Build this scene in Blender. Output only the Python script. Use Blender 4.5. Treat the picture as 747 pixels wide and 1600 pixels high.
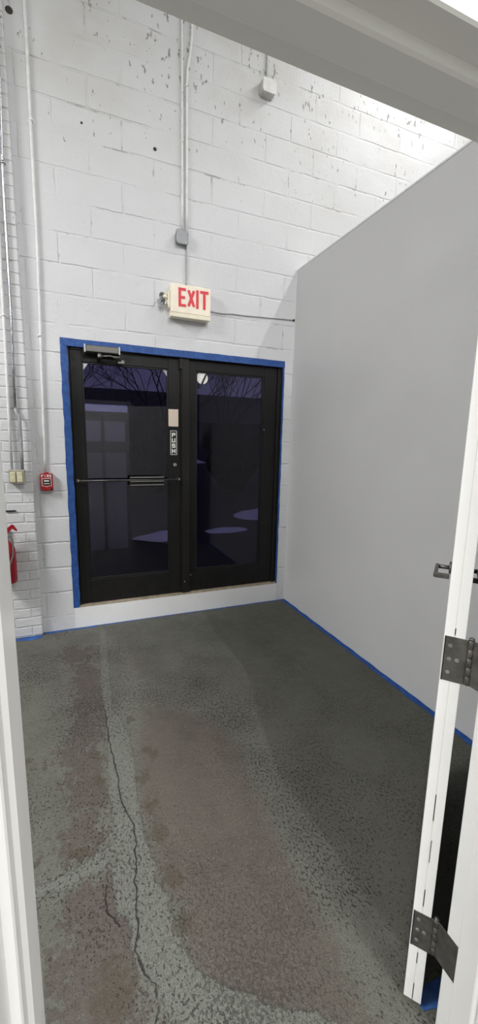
import bpy, bmesh, math, random
import numpy as np
from mathutils import Vector, Matrix, noise
random.seed(7)
for o in list(bpy.data.objects): bpy.data.objects.remove(o, do_unlink=True)
S = bpy.context.scene
C = S.collection
PI = math.pi

# ------------------------------------------------------------------ camera
cam_d = bpy.data.cameras.new('camera'); cam = bpy.data.objects.new('camera', cam_d); C.objects.link(cam)
cam_d.sensor_fit = 'VERTICAL'; cam_d.sensor_height = 36.0; cam_d.lens = 36.0 * 636.118 / 1600
cam_d.clip_start = 0.02; cam_d.clip_end = 200
r_ = Vector((0.9263627, -0.3760778, 0.0204367)); u_ = Vector((0.0451262, 0.1646993, 0.9853110)); f_ = Vector((0.3739195, 0.9118331, -0.1695422))
cam.matrix_world = Matrix(((r_.x, u_.x, -f_.x, -1.971), (r_.y, u_.y, -f_.y, -3.544), (r_.z, u_.z, -f_.z, 1.6), (0, 0, 0, 1)))
S.camera = cam
# ------------------------------------------------------------------ world: overcast sky, exposure
W = bpy.data.worlds.new('overcast_sky'); S.world = W; W.use_nodes = True
bg = W.node_tree.nodes['Background']; bg.inputs[0].default_value = (0.54, 0.55, 0.70, 1); bg.inputs[1].default_value = 1.7
S.view_settings.view_transform = 'Standard'; S.view_settings.look = 'None'
S.view_settings.exposure = -0.08; S.view_settings.gamma = 1.0
S.view_settings.use_curve_mapping = False
# ------------------------------------------------------------------ lamps out of frame: hall strips, plus added fill lights
def area(name, loc, target, sx, sy, power, color=(1, 1, 1), spread=180):
    l = bpy.data.lights.new(name, 'AREA'); l.shape = 'RECTANGLE'; l.size = sx; l.size_y = sy; l.energy = power; l.color = color; l.spread = math.radians(spread)
    o = bpy.data.objects.new(name, l); C.objects.link(o); o.location = loc
    d = Vector(target) - Vector(loc)
    o.rotation_euler = d.to_track_quat('-Z', 'Y').to_euler()
    return o
# strip light beyond the partition, running parallel to it
area('strip_lamp_light', (1.33, -1.50, 5.80), (1.33, -1.50, 0), 0.10, 2.4, 88, (1.0, 0.99, 0.97), 170)
# strip light of the hall behind the doorway wall, in line with the first
area('hall_strip_light', (-0.66, -6.2, 5.80), (-0.66, -6.2, 0), 0.12, 2.4, 200, (1.0, 0.995, 0.985))
# unseen broad fill lights, added to lift the darker surfaces
area('jamb_fill_light', (3.2, -6.5, 5.80), (3.2, -6.5, 0), 1.6, 2.4, 130, (1.0, 0.995, 0.985))  # added to brighten the left jamb
area('curb_fill_light', (-1.5, -10.0, 5.80), (-1.5, -10.0, 0), 2.4, 2.4, 720, (1.0, 0.995, 0.985))  # added to reach the curb and the floor by the doors
area('side_fill_light', (-5.6, -2.0, 4.80), (-5.6, -1.9, 0), 1.2, 1.8, 480, (1.0, 0.995, 0.985))  # added fill for lower walls, partition and floor

# unseen lamp outside above the doors, added to brighten the shed
area('shed_fill_light', (-1.6, 0.55, 3.0), (-1.6, 2.6, 1.2), 0.3, 0.12, 95, (0.86, 0.9, 1.0))

# ------------------------------------------------------------------ material helpers
def lin(c):
    c /= 255.0
    return c / 12.92 if c <= 0.04045 else ((c + 0.055) / 1.055) ** 2.4
def rgb(r, g, b): return (lin(r), lin(g), lin(b), 1)
class NT:
    def __init__(s, name):
        s.m = bpy.data.materials.new(name); s.m.use_nodes = True; s.t = s.m.node_tree; s.n = s.t.nodes
        s.b = s.n['Principled BSDF']; s.out = s.n['Material Output']
    def new(s, kind, **kw):
        n = s.n.new(kind)
        for k, v in kw.items(): setattr(n, k, v)
        return n
    def link(s, a, b): s.t.links.new(a, b)
    def _in(s, sock, v):
        if isinstance(v, bpy.types.NodeSocket): s.link(v, sock)
        else: sock.default_value = v
    def math(s, op, a, b=0.0, c=None, clamp=False):
        n = s.new('ShaderNodeMath', operation=op, use_clamp=clamp); s._in(n.inputs[0], a); s._in(n.inputs[1], b)
        if c is not None: s._in(n.inputs[2], c)
        return n.outputs[0]
    def ramp(s, v, lo, hi, a=0.0, b=1.0):
        n = s.new('ShaderNodeMapRange', interpolation_type='SMOOTHSTEP'); s._in(n.inputs['Value'], v)
        n.inputs['From Min'].default_value = lo; n.inputs['From Max'].default_value = hi
        n.inputs['To Min'].default_value = a; n.inputs['To Max'].default_value = b
        return n.outputs[0]
    def mix(s, f, a, b):
        n = s.new('ShaderNodeMix', data_type='RGBA'); s._in(n.inputs[0], f); s._in(n.inputs[6], a); s._in(n.inputs[7], b)
        return n.outputs[2]
    def coord(s): return s.new('ShaderNodeTexCoord').outputs['Object']
    def noise(s, vec, scale, detail=4, rough=0.55, col=False, dist=0.0):
        n = s.new('ShaderNodeTexNoise'); s.link(vec, n.inputs['Vector']); n.inputs['Scale'].default_value = scale
        n.inputs['Detail'].default_value = detail; n.inputs['Roughness'].default_value = rough; n.inputs['Distortion'].default_value = dist
        return n.outputs[1 if col else 0]
    def vmap(s, vec, loc=(0, 0, 0), scale=(1, 1, 1), rot=(0, 0, 0)):
        n = s.new('ShaderNodeMapping'); s.link(vec, n.inputs[0]); n.inputs[1].default_value = loc; n.inputs[2].default_value = rot; n.inputs[3].default_value = scale
        return n.outputs[0]
    def bump(s, h, strength, dist, normal=None):
        n = s.new('ShaderNodeBump'); s.link(h, n.inputs['Height']); n.inputs['Strength'].default_value = strength; n.inputs['Distance'].default_value = dist
        if normal is not None: s.link(normal, n.inputs['Normal'])
        return n.outputs[0]
    def base(s, c): s._in(s.b.inputs['Base Color'], c)
    def rough(s, v): s._in(s.b.inputs['Roughness'], v)
def plain(name, col, rough=0.5, metal=0.0, var=0.06, scale=20, bump=0.0, spec=0.5):
    m = NT(name); v = m.coord(); n = m.noise(v, scale, 5)
    dark = tuple(max(0, x * (1 - var * 2)) for x in col[:3]) + (1,); lite = tuple(min(1, x * (1 + var * 2)) for x in col[:3]) + (1,)
    m.base(m.mix(m.ramp(n, 0.3, 0.7), dark, lite)); m.b.inputs['Metallic'].default_value = metal
    m.rough(m.ramp(n, 0.3, 0.7, max(0, rough - 0.06), min(1, rough + 0.06))); m.b.inputs['Specular IOR Level'].default_value = spec
    if bump: m.link(m.bump(n, bump, 0.002), m.b.inputs['Normal'])
    return m.m

def masonry(name, u0, v0, bw, rh, mortar, col, joint_depth, flecks=True, vis=0.5):
    m = NT(name); v = m.coord()
    sep = m.new('ShaderNodeSeparateXYZ'); m.link(v, sep.inputs[0])
    comb = m.new('ShaderNodeCombineXYZ')
    wob = m.noise(v, 6, 3); wob2 = m.noise(m.vmap(v, loc=(9, 3, 4)), 6, 3)
    m.link(m.math('ADD', m.math('ADD', sep.outputs[0], u0), m.math('MULTIPLY', m.math('SUBTRACT', wob, 0.5), 0.022)), comb.inputs[0])
    m.link(m.math('ADD', m.math('ADD', sep.outputs[2], v0), m.math('MULTIPLY', m.math('SUBTRACT', wob2, 0.5), 0.018)), comb.inputs[1])
    br = m.new('ShaderNodeTexBrick', offset=0.5, offset_frequency=2); m.link(comb.outputs[0], br.inputs['Vector'])
    br.inputs['Scale'].default_value = 1.0; br.inputs['Mortar Size'].default_value = mortar; br.inputs['Mortar Smooth'].default_value = 0.6
    br.inputs['Brick Width'].default_value = bw; br.inputs['Row Height'].default_value = rh; br.inputs['Bias'].default_value = 0
    jm = m.math('MULTIPLY', br.outputs['Fac'], m.ramp(m.noise(v, 2.6, 4), vis - 0.12, vis + 0.1, 0.06, 0.75))
    fine = m.noise(v, 38, 8, 0.65); mid = m.noise(v, 9, 5)
    pits = m.ramp(m.noise(m.vmap(v, scale=(1, 1, 0.7)), 55, 3, 0.5), 0.68, 0.76)
    h = m.math('ADD', m.math('MULTIPLY', jm, -joint_depth), m.math('ADD', m.math('MULTIPLY', fine, 0.7), m.math('MULTIPLY', mid, 0.7)))
    h = m.math('SUBTRACT', h, m.math('MULTIPLY', pits, 0.4))
    m.link(m.bump(h, 0.75, 0.006), m.b.inputs['Normal'])
    c = m.mix(m.ramp(m.noise(v, 1.3, 5), 0.35, 0.7), tuple(x * 0.95 for x in col[:3]) + (1,), col)
    # thin dark cracks along parts of the joints
    crk = m.math('MULTIPLY', m.ramp(br.outputs['Fac'], 0.75, 1.0), m.ramp(m.noise(m.vmap(v, loc=(3, 1, 7)), 4.5, 6, 0.7), 0.54, 0.66))
    c = m.mix(m.math('MULTIPLY', crk, 0.6), c, rgb(115, 112, 106))
    if flecks:
        # dirt and paint misses: rare low down, dense near the top of the wall
        up = m.ramp(sep.outputs[2], 3.2, 4.5, 0.0, 1.0)
        fl = m.noise(m.vmap(v, rot=(0, 0.5, 0), scale=(1.0, 1, 0.45)), 30, 4, 0.6)
        patch = m.noise(v, 2.2, 3)
        thr = m.math('SUBTRACT', 0.715, m.math('MULTIPLY', m.math('MULTIPLY', up, m.ramp(patch, 0.35, 0.6)), 0.115))
        fm = m.math('GREATER_THAN', fl, thr)
        c = m.mix(m.math('MULTIPLY', fm, 0.7), c, rgb(88, 82, 74))
        grime = m.math('MULTIPLY', m.ramp(m.noise(m.vmap(v, scale=(0.8, 1, 1.4)), 1.7, 5), 0.42, 0.68), up)
        c = m.mix(m.math('MULTIPLY', grime, 0.30), c, rgb(168, 164, 148))
    m.base(c); m.rough(0.62)
    return m.m

M = {}
M['block'] = masonry('painted_block', 1.757 + 0.469 * 40, -0.335 + 0.2115 * 40, 0.469, 0.2115, 0.010, rgb(209, 210, 213), 1.5, vis=0.52)
M['brick'] = masonry('painted_brick', 0.05 + 0.24 * 40, -0.01 + 0.078 * 40, 0.24, 0.078, 0.008, rgb(208, 209, 211), 1.6, flecks=True, vis=0.38)
M['partition'] = plain('partition_paint', rgb(188, 188, 189), 0.38, var=0.008, scale=2.5)
M['edgewhite'] = plain('partition_edge_white', rgb(215, 216, 217), 0.5, var=0.02)
M['frame_white'] = plain('gloss_white_paint', rgb(226, 226, 225), 0.34, var=0.012, scale=3, bump=0.05)
M['hallwall'] = plain('hall_drywall', rgb(205, 205, 203), 0.8, var=0.02, scale=2)
M['rawwall'] = plain('unpainted_dark_wall', rgb(70, 70, 72), 0.8, var=0.05, scale=3)
M['ceil'] = plain('ceiling_deck', rgb(190, 188, 180), 0.8, var=0.04, scale=2)
M['sill'] = masonry('painted_curb', 100.0, 100.0, 3.0, 3.0, 0.001, rgb(224, 225, 226), 0.1, flecks=False)
M['bronze'] = plain('dark_bronze_frame', rgb(24, 22, 21), 0.5, 0.0, spec=0.3, var=0.10, scale=14)
M['bronze2'] = plain('dark_bronze_leaf', rgb(18, 17, 17), 0.5, 0.0, spec=0.3, var=0.12, scale=18)
M['black'] = plain('black_gasket', rgb(10, 10, 10), 0.5, var=0.05)
M['hinge'] = plain('dull_steel_hinge', rgb(112, 110, 107), 0.42, 0.85, var=0.10, scale=40, bump=0.15)
M['steel'] = plain('bright_steel', rgb(175, 178, 182), 0.25, 1.0, var=0.05)
M['galv'] = plain('galvanised_steel', rgb(150, 153, 156), 0.38, 0.7, var=0.08, scale=30)
M['paintpipe'] = plain('painted_conduit', rgb(216, 217, 216), 0.5, var=0.04, scale=15, bump=0.1)
M['greypipe'] = plain('grey_conduit', rgb(150, 151, 153), 0.5, 0.2, var=0.06)
M['cream'] = plain('aged_cream_plastic', rgb(226, 219, 198), 0.45, var=0.03, scale=8)
M['ivory'] = plain('ivory_plastic', rgb(205, 200, 168), 0.45, var=0.04)
M['signface'] = plain('sign_face', rgb(236, 226, 208), 0.4, var=0.03, scale=10)
M['redletter'] = plain('red_letters', rgb(214, 44, 64), 0.45, var=0.05, scale=60)
M['red'] = plain('fire_red', rgb(150, 17, 30), 0.38, var=0.05)
M['white'] = plain('white_print', rgb(232, 230, 226), 0.5, var=0.02)
M['paper'] = NT('notice_paper'); 
_m = M['paper']; _v = _m.coord()
_s = _m.new('ShaderNodeSeparateXYZ'); _m.link(_v, _s.inputs[0])
_ln = _m.math('MULTIPLY', _m.math('GREATER_THAN', _m.math('SINE', _m.math('MULTIPLY', _s.outputs[2], 560.0)), 0.35), _m.ramp(_m.noise(_m.vmap(_v, scale=(60, 1, 500)), 1.0, 2), 0.42, 0.5))
_m.base(_m.mix(_m.math('MULTIPLY', _ln, 0.28), rgb(222, 205, 190), rgb(110, 90, 84))); _m.rough(0.6); M['paper'] = _m.m
M['rubber'] = plain('black_rubber', rgb(22, 22, 23), 0.6)
M['wire'] = plain('grey_wire', rgb(160, 160, 160), 0.5)

def tape_mat():
    m = NT('blue_painter_tape'); v = m.coord(); n = m.noise(v, 26, 5); n2 = m.noise(v, 5, 4)
    c = m.mix(m.ramp(n, 0.3, 0.75), rgb(22, 62, 126), rgb(36, 86, 156))
    c = m.mix(m.ramp(n2, 0.60, 0.78, 0, 0.45), c, rgb(80, 120, 172))
    m.base(c); m.rough(0.6); m.link(m.bump(n, 0.4, 0.001), m.b.inputs['Normal']); return m.m
M['tape'] = tape_mat()
def glass_mat():
    m = NT('tinted_door_glass')
    tr = m.new('ShaderNodeBsdfTransparent'); tr.inputs[0].default_value = (0.215, 0.205, 0.275, 1)
    gl = m.new('ShaderNodeBsdfGlossy'); gl.inputs['Roughness'].default_value = 0.015; gl.inputs[0].default_value = (0.8, 0.8, 0.85, 1)
    fr = m.new('ShaderNodeFresnel'); fr.inputs[0].default_value = 1.5
    mx = m.new('ShaderNodeMixShader'); m.link(fr.outputs[0], mx.inputs[0]); m.link(tr.outputs[0], mx.inputs[1]); m.link(gl.outputs[0], mx.inputs[2])
    m.link(mx.outputs[0], m.out.inputs[0]); return m.m
M['glass'] = glass_mat()

def frgb(r, g, b, k=0.78): return tuple(x * k for x in rgb(r, g, b)[:3]) + (1,)
def floor_mat():
    m = NT('painted_worn_concrete'); v = m.coord()
    a = m.new('ShaderNodeAttribute', attribute_name='zones'); b = m.new('ShaderNodeAttribute', attribute_name='marks')
    sa = m.new('ShaderNodeSeparateColor'); m.link(a.outputs['Color'], sa.inputs[0])
    sb = m.new('ShaderNodeSeparateColor'); m.link(b.outputs['Color'], sb.inputs[0])
    strip, wear, paint_and_shade = sa.outputs[0], sa.outputs[1], sa.outputs[2]
    spots, crack, brownl = sb.outputs[0], sb.outputs[1], sb.outputs[2]
    n1 = m.noise(v, 3.2, 6, 0.6); n2 = m.noise(v, 14, 7, 0.65); n3 = m.noise(v, 55, 6, 0.7); n4 = m.noise(v, 160, 4, 0.6)
    nn = m.math('ADD', m.math('MULTIPLY', m.math('SUBTRACT', n2, 0.5), 1.5), m.math('MULTIPLY', m.math('SUBTRACT', n3, 0.5), 0.9))
    fl = m.noise(m.vmap(v, rot=(0, 0, 0.4), scale=(1.0, 0.75, 1)), 34, 7, 0.68)
    n0 = m.noise(v, 1.6, 4)
    sp = m.math('SUBTRACT', fl, 0.5)
    # old green-grey floor paint
    g = m.mix(m.ramp(n1, 0.35, 0.65), frgb(99, 99, 90), frgb(112, 113, 104))
    g = m.mix(m.ramp(n3, 0.35, 0.7, 0, 0.55), g, frgb(88, 88, 80))
    g = m.mix(m.math('MULTIPLY', m.ramp(m.math('ADD', paint_and_shade, m.math('MULTIPLY', nn, 0.05)), 0.35, 0.65), 0.55), g, frgb(78, 78, 68))  # darker right side: paint past the seam, plus doorway shadow put into the colour
    # bare aggregate concrete where the paint has worn off
    vor = m.new('ShaderNodeTexVoronoi'); m.link(v, vor.inputs['Vector']); vor.inputs['Scale'].default_value = 130
    agg = m.mix(m.ramp(n2, 0.3, 0.7), frgb(84, 76, 69), frgb(99, 91, 83))
    vs = m.new('ShaderNodeSeparateColor'); m.link(vor.outputs['Color'], vs.inputs[0])
    agg = m.mix(m.math('MULTIPLY', m.math('MULTIPLY', m.ramp(vor.outputs['Distance'], 0.45, 0.25), m.ramp(vs.outputs[0], 0.70, 0.85)), 0.5), agg, frgb(146, 137, 126))
    agg = m.mix(m.math('MULTIPLY', m.ramp(vor.outputs['Distance'], 0.45, 0.30), m.ramp(vs.outputs[1], 0.82, 0.92, 0, 0.7)), agg, frgb(64, 56, 50))
    agg = m.mix(m.ramp(n4, 0.45, 0.70, 0, 0.65), agg, frgb(64, 57, 51))
    agg = m.mix(m.ramp(n0, 0.45, 0.60, 0, 0.35), agg, frgb(98, 93, 83))
    wm = m.ramp(m.math('ADD', wear, m.math('ADD', m.math('MULTIPLY', nn, 0.45), m.math('MULTIPLY', sp, 0.25))), 0.28, 0.70)
    c = m.mix(m.math('MULTIPLY', wm, 0.92), g, agg)
    # patchy brown flaking left of the crack
    flk = m.ramp(m.math('ADD', m.math('ADD', brownl, m.math('MULTIPLY', m.math('SUBTRACT', m.noise(v, 5.5, 5, 0.6), 0.5), 1.6)), m.math('ADD', m.math('MULTIPLY', sp, 1.6), m.math('MULTIPLY', nn, 0.3))), 0.42, 0.60)
    pr = m.mix(m.ramp(n3, 0.38, 0.62), frgb(66, 54, 49), frgb(93, 80, 74))
    c = m.mix(m.math('MULTIPLY', flk, 0.7), c, pr)
    # fresher, paler paint over the crack repair
    sm = m.ramp(m.math('ADD', strip, m.math('ADD', m.math('MULTIPLY', sp, 0.9), m.math('MULTIPLY', nn, 0.7))), 0.42, 0.56)
    sc = m.mix(m.ramp(n3, 0.42, 0.70), frgb(117, 120, 111), frgb(97, 99, 91))
    sc = m.mix(m.ramp(m.noise(v, 75, 6, 0.75), 0.56, 0.66, 0, 0.55), sc, frgb(72, 67, 60))
    c = m.mix(m.math('MULTIPLY', sm, 0.92), c, sc)
    # olive / rust stains, cracks
    st = m.ramp(m.math('ADD', spots, m.math('MULTIPLY', sp, 2.6)), 0.30, 0.60)
    c = m.mix(m.math('MULTIPLY', st, 0.6), c, frgb(70, 61, 44))
    wob = m.math('MULTIPLY', m.math('SUBTRACT', m.noise(v, 11, 4, 0.6), 0.5), 0.55)
    ck = m.ramp(m.math('ABSOLUTE', m.math('ADD', crack, wob)), 0.040, 0.010)
    ck = m.math('MULTIPLY', ck, m.math('MULTIPLY', m.ramp(m.math('ABSOLUTE', crack), 0.40, 0.25), m.ramp(m.noise(v, 7, 3), 0.26, 0.40)))
    c = m.mix(m.math('MULTIPLY', ck, 0.9), c, frgb(36, 27, 23))
    grit = m.noise(v, 230, 3, 0.7)
    c = m.mix(m.ramp(grit, 0.50, 0.64, 0, 0.65), c, frgb(60, 56, 50))
    c = m.mix(m.ramp(grit, 0.44, 0.30, 0, 0.35), c, frgb(132, 130, 120))
    # pits and chips
    pa = m.noise(m.vmap(v, rot=(0, 0, 0.5), scale=(1.0, 0.7, 1)), 105, 5, 0.66); reg = m.noise(v, 2.1, 3)
    pits = m.ramp(m.math('ADD', pa, m.math('MULTIPLY', m.math('SUBTRACT', reg, 0.5), 0.35)), 0.565, 0.625)
    pits = m.math('MULTIPLY', pits, m.math('SUBTRACT', 1.0, m.math('MULTIPLY', wm, 0.6)))
    c = m.mix(m.math('MULTIPLY', pits, 0.78), c, frgb(44, 39, 33))
    wh = m.ramp(m.noise(m.vmap(v, loc=(4, 4, 4)), 85, 2, 0.5), 0.76, 0.79)
    c = m.mix(m.math('MULTIPLY', wh, 0.55), c, frgb(150, 147, 136))
    m.base(c)
    m.rough(m.ramp(n2, 0.3, 0.7, 0.60, 0.78))
    h = m.math('ADD', m.math('MULTIPLY', n3, 0.5), m.math('ADD', m.math('MULTIPLY', n4, 0.25), m.math('MULTIPLY', sm, 0.25)))
    h = m.math('SUBTRACT', h, m.math('ADD', m.math('MULTIPLY', pits, 0.35), m.math('MULTIPLY', ck, 1.0)))
    h = m.math('SUBTRACT', h, m.math('MULTIPLY', flk, 0.12))
    m.link(m.bump(h, 1.0, 0.008), m.b.inputs['Normal'])
    return m.m
M['floor'] = floor_mat()
M['slab'] = plain('far_floor_slab', rgb(108, 106, 98), 0.7, var=0.08, scale=4)
M['asphalt'] = plain('asphalt', rgb(34, 34, 35), 0.9, var=0.12, scale=8)
M['snow'] = plain('snow', rgb(238, 242, 250), 0.7, var=0.02, scale=5, bump=0.3)
M['bark'] = plain('bark', rgb(56, 53, 58), 0.9, var=0.15, scale=12)
M['evergreen'] = plain('evergreen', rgb(22, 28, 24), 0.9, var=0.2, scale=6)
M['siding'] = plain('far_siding', rgb(96, 92, 100), 0.8, var=0.06, scale=2)
M['roof'] = plain('far_roof', rgb(60, 58, 64), 0.8, var=0.06, scale=2)
M['shelf'] = plain('grey_furniture', rgb(40, 40, 42), 0.6)

# ------------------------------------------------------------------ mesh helpers
def T(x=0, y=0, z=0): return Matrix.Translation((x, y, z))
class MB:
    def __init__(s, mw=None): s.bm = bmesh.new(); s.mw = mw or Matrix.Identity(4)
    def _merge(s, b, bev, seg=2):
        if bev > 0: bmesh.ops.bevel(b, geom=b.edges[:], offset=bev, segments=seg, profile=0.5, affect='EDGES')
        me = bpy.data.meshes.new('t'); b.to_mesh(me); b.free(); me.transform(s.mw); s.bm.from_mesh(me); bpy.data.meshes.remove(me)
    def box(s, x0, x1, y0, y1, z0, z1, bev=0.0, mat=None, seg=2):
        b = bmesh.new(); bmesh.ops.create_cube(b, size=1)
        for v in b.verts: v.co = Vector(((x0 + x1) / 2 + v.co.x * (x1 - x0), (y0 + y1) / 2 + v.co.y * (y1 - y0), (z0 + z1) / 2 + v.co.z * (z1 - z0)))
        if mat is not None: bmesh.ops.transform(b, matrix=mat, verts=b.verts)
        s._merge(b, bev, seg); return s
    def prism(s, pts, axis, a, b_, bev=0.0):
        """pts 2-D polygon, extruded along axis from a to b_"""
        b = bmesh.new()
        def P(p, t):
            return {'x': (t, p[0], p[1]), 'y': (p[0], t, p[1]), 'z': (p[0], p[1], t)}[axis]
        lo = [b.verts.new(P(p, a)) for p in pts]; hi = [b.verts.new(P(p, b_)) for p in pts]
        n = len(pts); b.faces.new(lo); b.faces.new(hi[::-1])
        for i in range(n): b.faces.new((lo[i], hi[i], hi[(i + 1) % n], lo[(i + 1) % n]))
        bmesh.ops.recalc_face_normals(b, faces=b.faces)
        s._merge(b, bev); return s
    def tube(s, pts, r, n=12, cap=True):
        b = bmesh.new(); pts = [Vector(p) for p in pts]; rr = r if isinstance(r, (list, tuple)) else [r] * len(pts)
        rings = []; up = None
        for i, p in enumerate(pts):
            if i == 0: d = pts[1] - p
            elif i == len(pts) - 1: d = p - pts[i - 1]
            else: d = (pts[i + 1] - p).normalized() + (p - pts[i - 1]).normalized()
            d.normalize()
            if up is None: up = d.orthogonal().normalized()
            up = (up - d * up.dot(d)).normalized(); sd = d.cross(up)
            rings.append([b.verts.new(p + rr[i] * (math.cos(2 * PI * k / n) * up + math.sin(2 * PI * k / n) * sd)) for k in range(n)])
        for i in range(len(rings) - 1):
            for k in range(n): b.faces.new((rings[i][k], rings[i][(k + 1) % n], rings[i + 1][(k + 1) % n], rings[i + 1][k]))
        if cap: b.faces.new(rings[0][::-1]); b.faces.new(rings[-1])
        for f in b.faces: f.smooth = True
        bmesh.ops.recalc_face_normals(b, faces=b.faces)
        s._merge(b, 0); return s
    def lathe(s, prof, c=(0, 0, 0), axis='z', n=28):
        b = bmesh.new(); rings = []
        for (r, h) in prof:
            ring = []
            for k in range(n):
                a = 2 * PI * k / n; x, y = r * math.cos(a), r * math.sin(a)
                co = {'z': (x, y, h), 'y': (x, h, y), 'x': (h, x, y)}[axis]
                ring.append(b.verts.new(Vector(co) + Vector(c)))
            rings.append(ring)
        for i in range(len(rings) - 1):
            for k in range(n): b.faces.new((rings[i][k], rings[i][(k + 1) % n], rings[i + 1][(k + 1) % n], rings[i + 1][k]))
        b.faces.new(rings[0]); b.faces.new(rings[-1])
        bmesh.ops.recalc_face_normals(b, faces=b.faces)
        for f in b.faces: f.smooth = len(f.verts) == 4
        s._merge(b, 0); return s
    def build(s, name, mat, parent=None):
        me = bpy.data.meshes.new(name); s.bm.to_mesh(me); s.bm.free()
        me.materials.append(M[mat] if isinstance(mat, str) else mat)
        o = bpy.data.objects.new(name, me); C.objects.link(o)
        if parent:
            o.parent = parent
            chain = Vector((0, 0, 0)); p = parent
            while p: chain += p.location; p = p.parent
            me.transform(Matrix.Translation(-chain))
        return o
def tag(o, label=None, cat=None, group=None, kind=None):
    if label: o['label'] = label
    if cat: o['category'] = cat
    if group: o['group'] = group
    if kind: o['kind'] = kind
    return o
def empty(name, loc, label=None, cat=None, group=None, kind=None):
    o = bpy.data.objects.new(name, None); o.empty_display_size = 0.1; C.objects.link(o); o.location = loc
    return tag(o, label, cat, group, kind)

LET = {'E': [((1, 0), (0, 0), (0, 2), (1, 2)), ((0, 1), (.8, 1))], 'X': [((0, 0), (1, 2)), ((0, 2), (1, 0))], 'I': [((.5, 0), (.5, 2))],
       'T': [((0, 2), (1, 2)), ((.5, 2), (.5, 0))], 'P': [((0, 0), (0, 2), (1, 2), (1, 1), (0, 1))], 'U': [((0, 2), (0, 0), (1, 0), (1, 2))],
       'S': [((0, 0), (1, 0), (1, 1), (0, 1), (0, 2), (1, 2))], 'H': [((0, 0), (0, 2)), ((1, 0), (1, 2)), ((0, 1), (1, 1))],
       'F': [((0, 0), (0, 2), (1, 2)), ((0, 1), (.8, 1))], 'R': [((0, 0), (0, 2), (1, 2), (1, 1), (0, 1)), ((.4, 1), (1, 0))]}
def letter(mb, ch, x, z, w, h, st, y0, y1):
    """stroke letter, lower left (x,z); front face at y0"""
    for pl in LET[ch]:
        P = [(x + st / 2 + p[0] * (w - st), z + st / 2 + p[1] / 2 * (h - st)) for p in pl]
        for a, b in zip(P, P[1:]):
            y0 -= 0.00012
            dx, dz = b[0] - a[0], b[1] - a[1]; L = math.hypot(dx, dz); ux, uz = dx / L, dz / L; k = st / 2
            ex = 0 if ch == 'X' else k
            a2 = (a[0] - ux * ex, a[1] - uz * ex); b2 = (b[0] + ux * ex, b[1] + uz * ex)
            q = [(a2[0] - uz * k, a2[1] + ux * k), (b2[0] - uz * k, b2[1] + ux * k), (b2[0] + uz * k, b2[1] - ux * k), (a2[0] + uz * k, a2[1] - ux * k)]
            mb.prism(q, 'y', y0, y1)

# ================================================================== LARGE STRUCTURE
XL, XR, ZB, ZT = -2.005, -0.088, 0.180, 2.345       # masonry opening of the exit doors
w = MB()
w.box(-7.2, XL, 0, 0.25, -0.1, 6.0); w.box(XR, 6.0, 0, 0.25, -0.1, 6.0)
w.box(XL, XR, 0, 0.25, ZT, 6.0)
tag(w.build('wall_back', 'block'), kind='structure')
w = MB(); w.box(XL - 0.004, XR + 0.004, -0.0015, 0.20, -0.02, ZB, 0.001)
tag(w.build('trim_1', 'sill'), kind='structure')
w = MB(); w.box(-3.1, -2.257, -0.05, 0.0, 0.0, 5.98, 0.010, seg=3)
tag(w.build('trim_2', 'brick'), kind='structure')
w = MB(); w.box(0.0, 0.12, -2.955, 0.0, 0.0, 3.144)
tag(w.build('wall_right', 'partition'), kind='structure')
w = MB(); w.box(-0.003, 0.123, -2.955, 0.0, 3.138, 3.150, 0.002); w.box(-0.0035, 0.001, -0.012, -0.001, 2.36, 3.140)
tag(w.build('trim_3', 'edgewhite'), kind='structure')
# wall with the doorway we look through (its hall side is unpainted and dark)
JL, JR, HZ = -2.054, -1.100, 2.122
FY, NY = -2.945, -3.09
w = MB()
for y0, y1, mt, nm in ((-3.02, -2.96, 'rawwall', 'wall_front'), (-3.08, -3.02, 'hallwall', 'wall_front')):
    w = MB(); w.box(-7.2, JL - 0.035, y0, y1, 0, 3.144); w.box(JR + 0.035, 0.12, y0, y1, 0, 3.144); w.box(JL - 0.035, JR + 0.035, y0, y1, HZ + 0.04, 3.144)
    tag(w.build(nm, mt), kind='structure')
w = MB(); w.box(-7.3, -7.2, -13, 0.25, -0.1, 6.0); tag(w.build('wall_left', 'hallwall'), kind='structure')
w = MB(); w.box(6.0, 6.1, -13, 0.25, -0.1, 6.0); tag(w.build('wall_far_right', 'hallwall'), kind='structure')
w = MB(); w.box(-7.3, 6.1, -13.1, -13.0, -0.1, 6.0); tag(w.build('wall_behind', 'hallwall'), kind='structure')
w = MB(); w.box(-7.3, 6.1, -13.1, 0.25, 6.0, 6.1); tag(w.build('ceiling', 'ceil'), kind='structure')

# ------------------------------------------------------------------ floor with wear and shade zones (vertex masks, noise edges in the material)
STRIP = [(-1.798, -0.122), (-1.828, -0.87), (-1.835, -1.224), (-1.805, -1.465), (-1.813, -1.699), (-1.824, -1.925), (-1.818, -2.086), (-1.828, -2.217), (-1.832, -2.31), (-1.79, -2.369), (-1.79, -2.486), (-1.76, -2.582), (-1.718, -2.645), (-1.629, -2.723), (-1.539, -2.786), (-1.40, -2.88)]
SW = [.05, .05, .055, .11, .13, .11, .115, .15, .14, .14, .15, .13, .12, .13, .12, .12]
BRANCH = [(-1.83, -2.081), (-1.956, -2.142), (-2.047, -2.169), (-2.152, -2.174)]
WEAR = [(-1.639, -1.297), (-1.45, -1.36), (-1.28, -1.52), (-1.22, -1.75), (-1.238, -2.001), (-1.271, -2.263), (-1.262, -2.466), (-1.261, -2.6), (-1.255, -2.734), (-1.28, -2.879), (-1.517, -2.781), (-1.59, -2.724), (-1.695, -2.631), (-1.724, -2.512), (-1.677, -2.413), (-1.725, -2.328), (-1.743, -2.172), (-1.772, -1.946), (-1.727, -1.643)]
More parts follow.
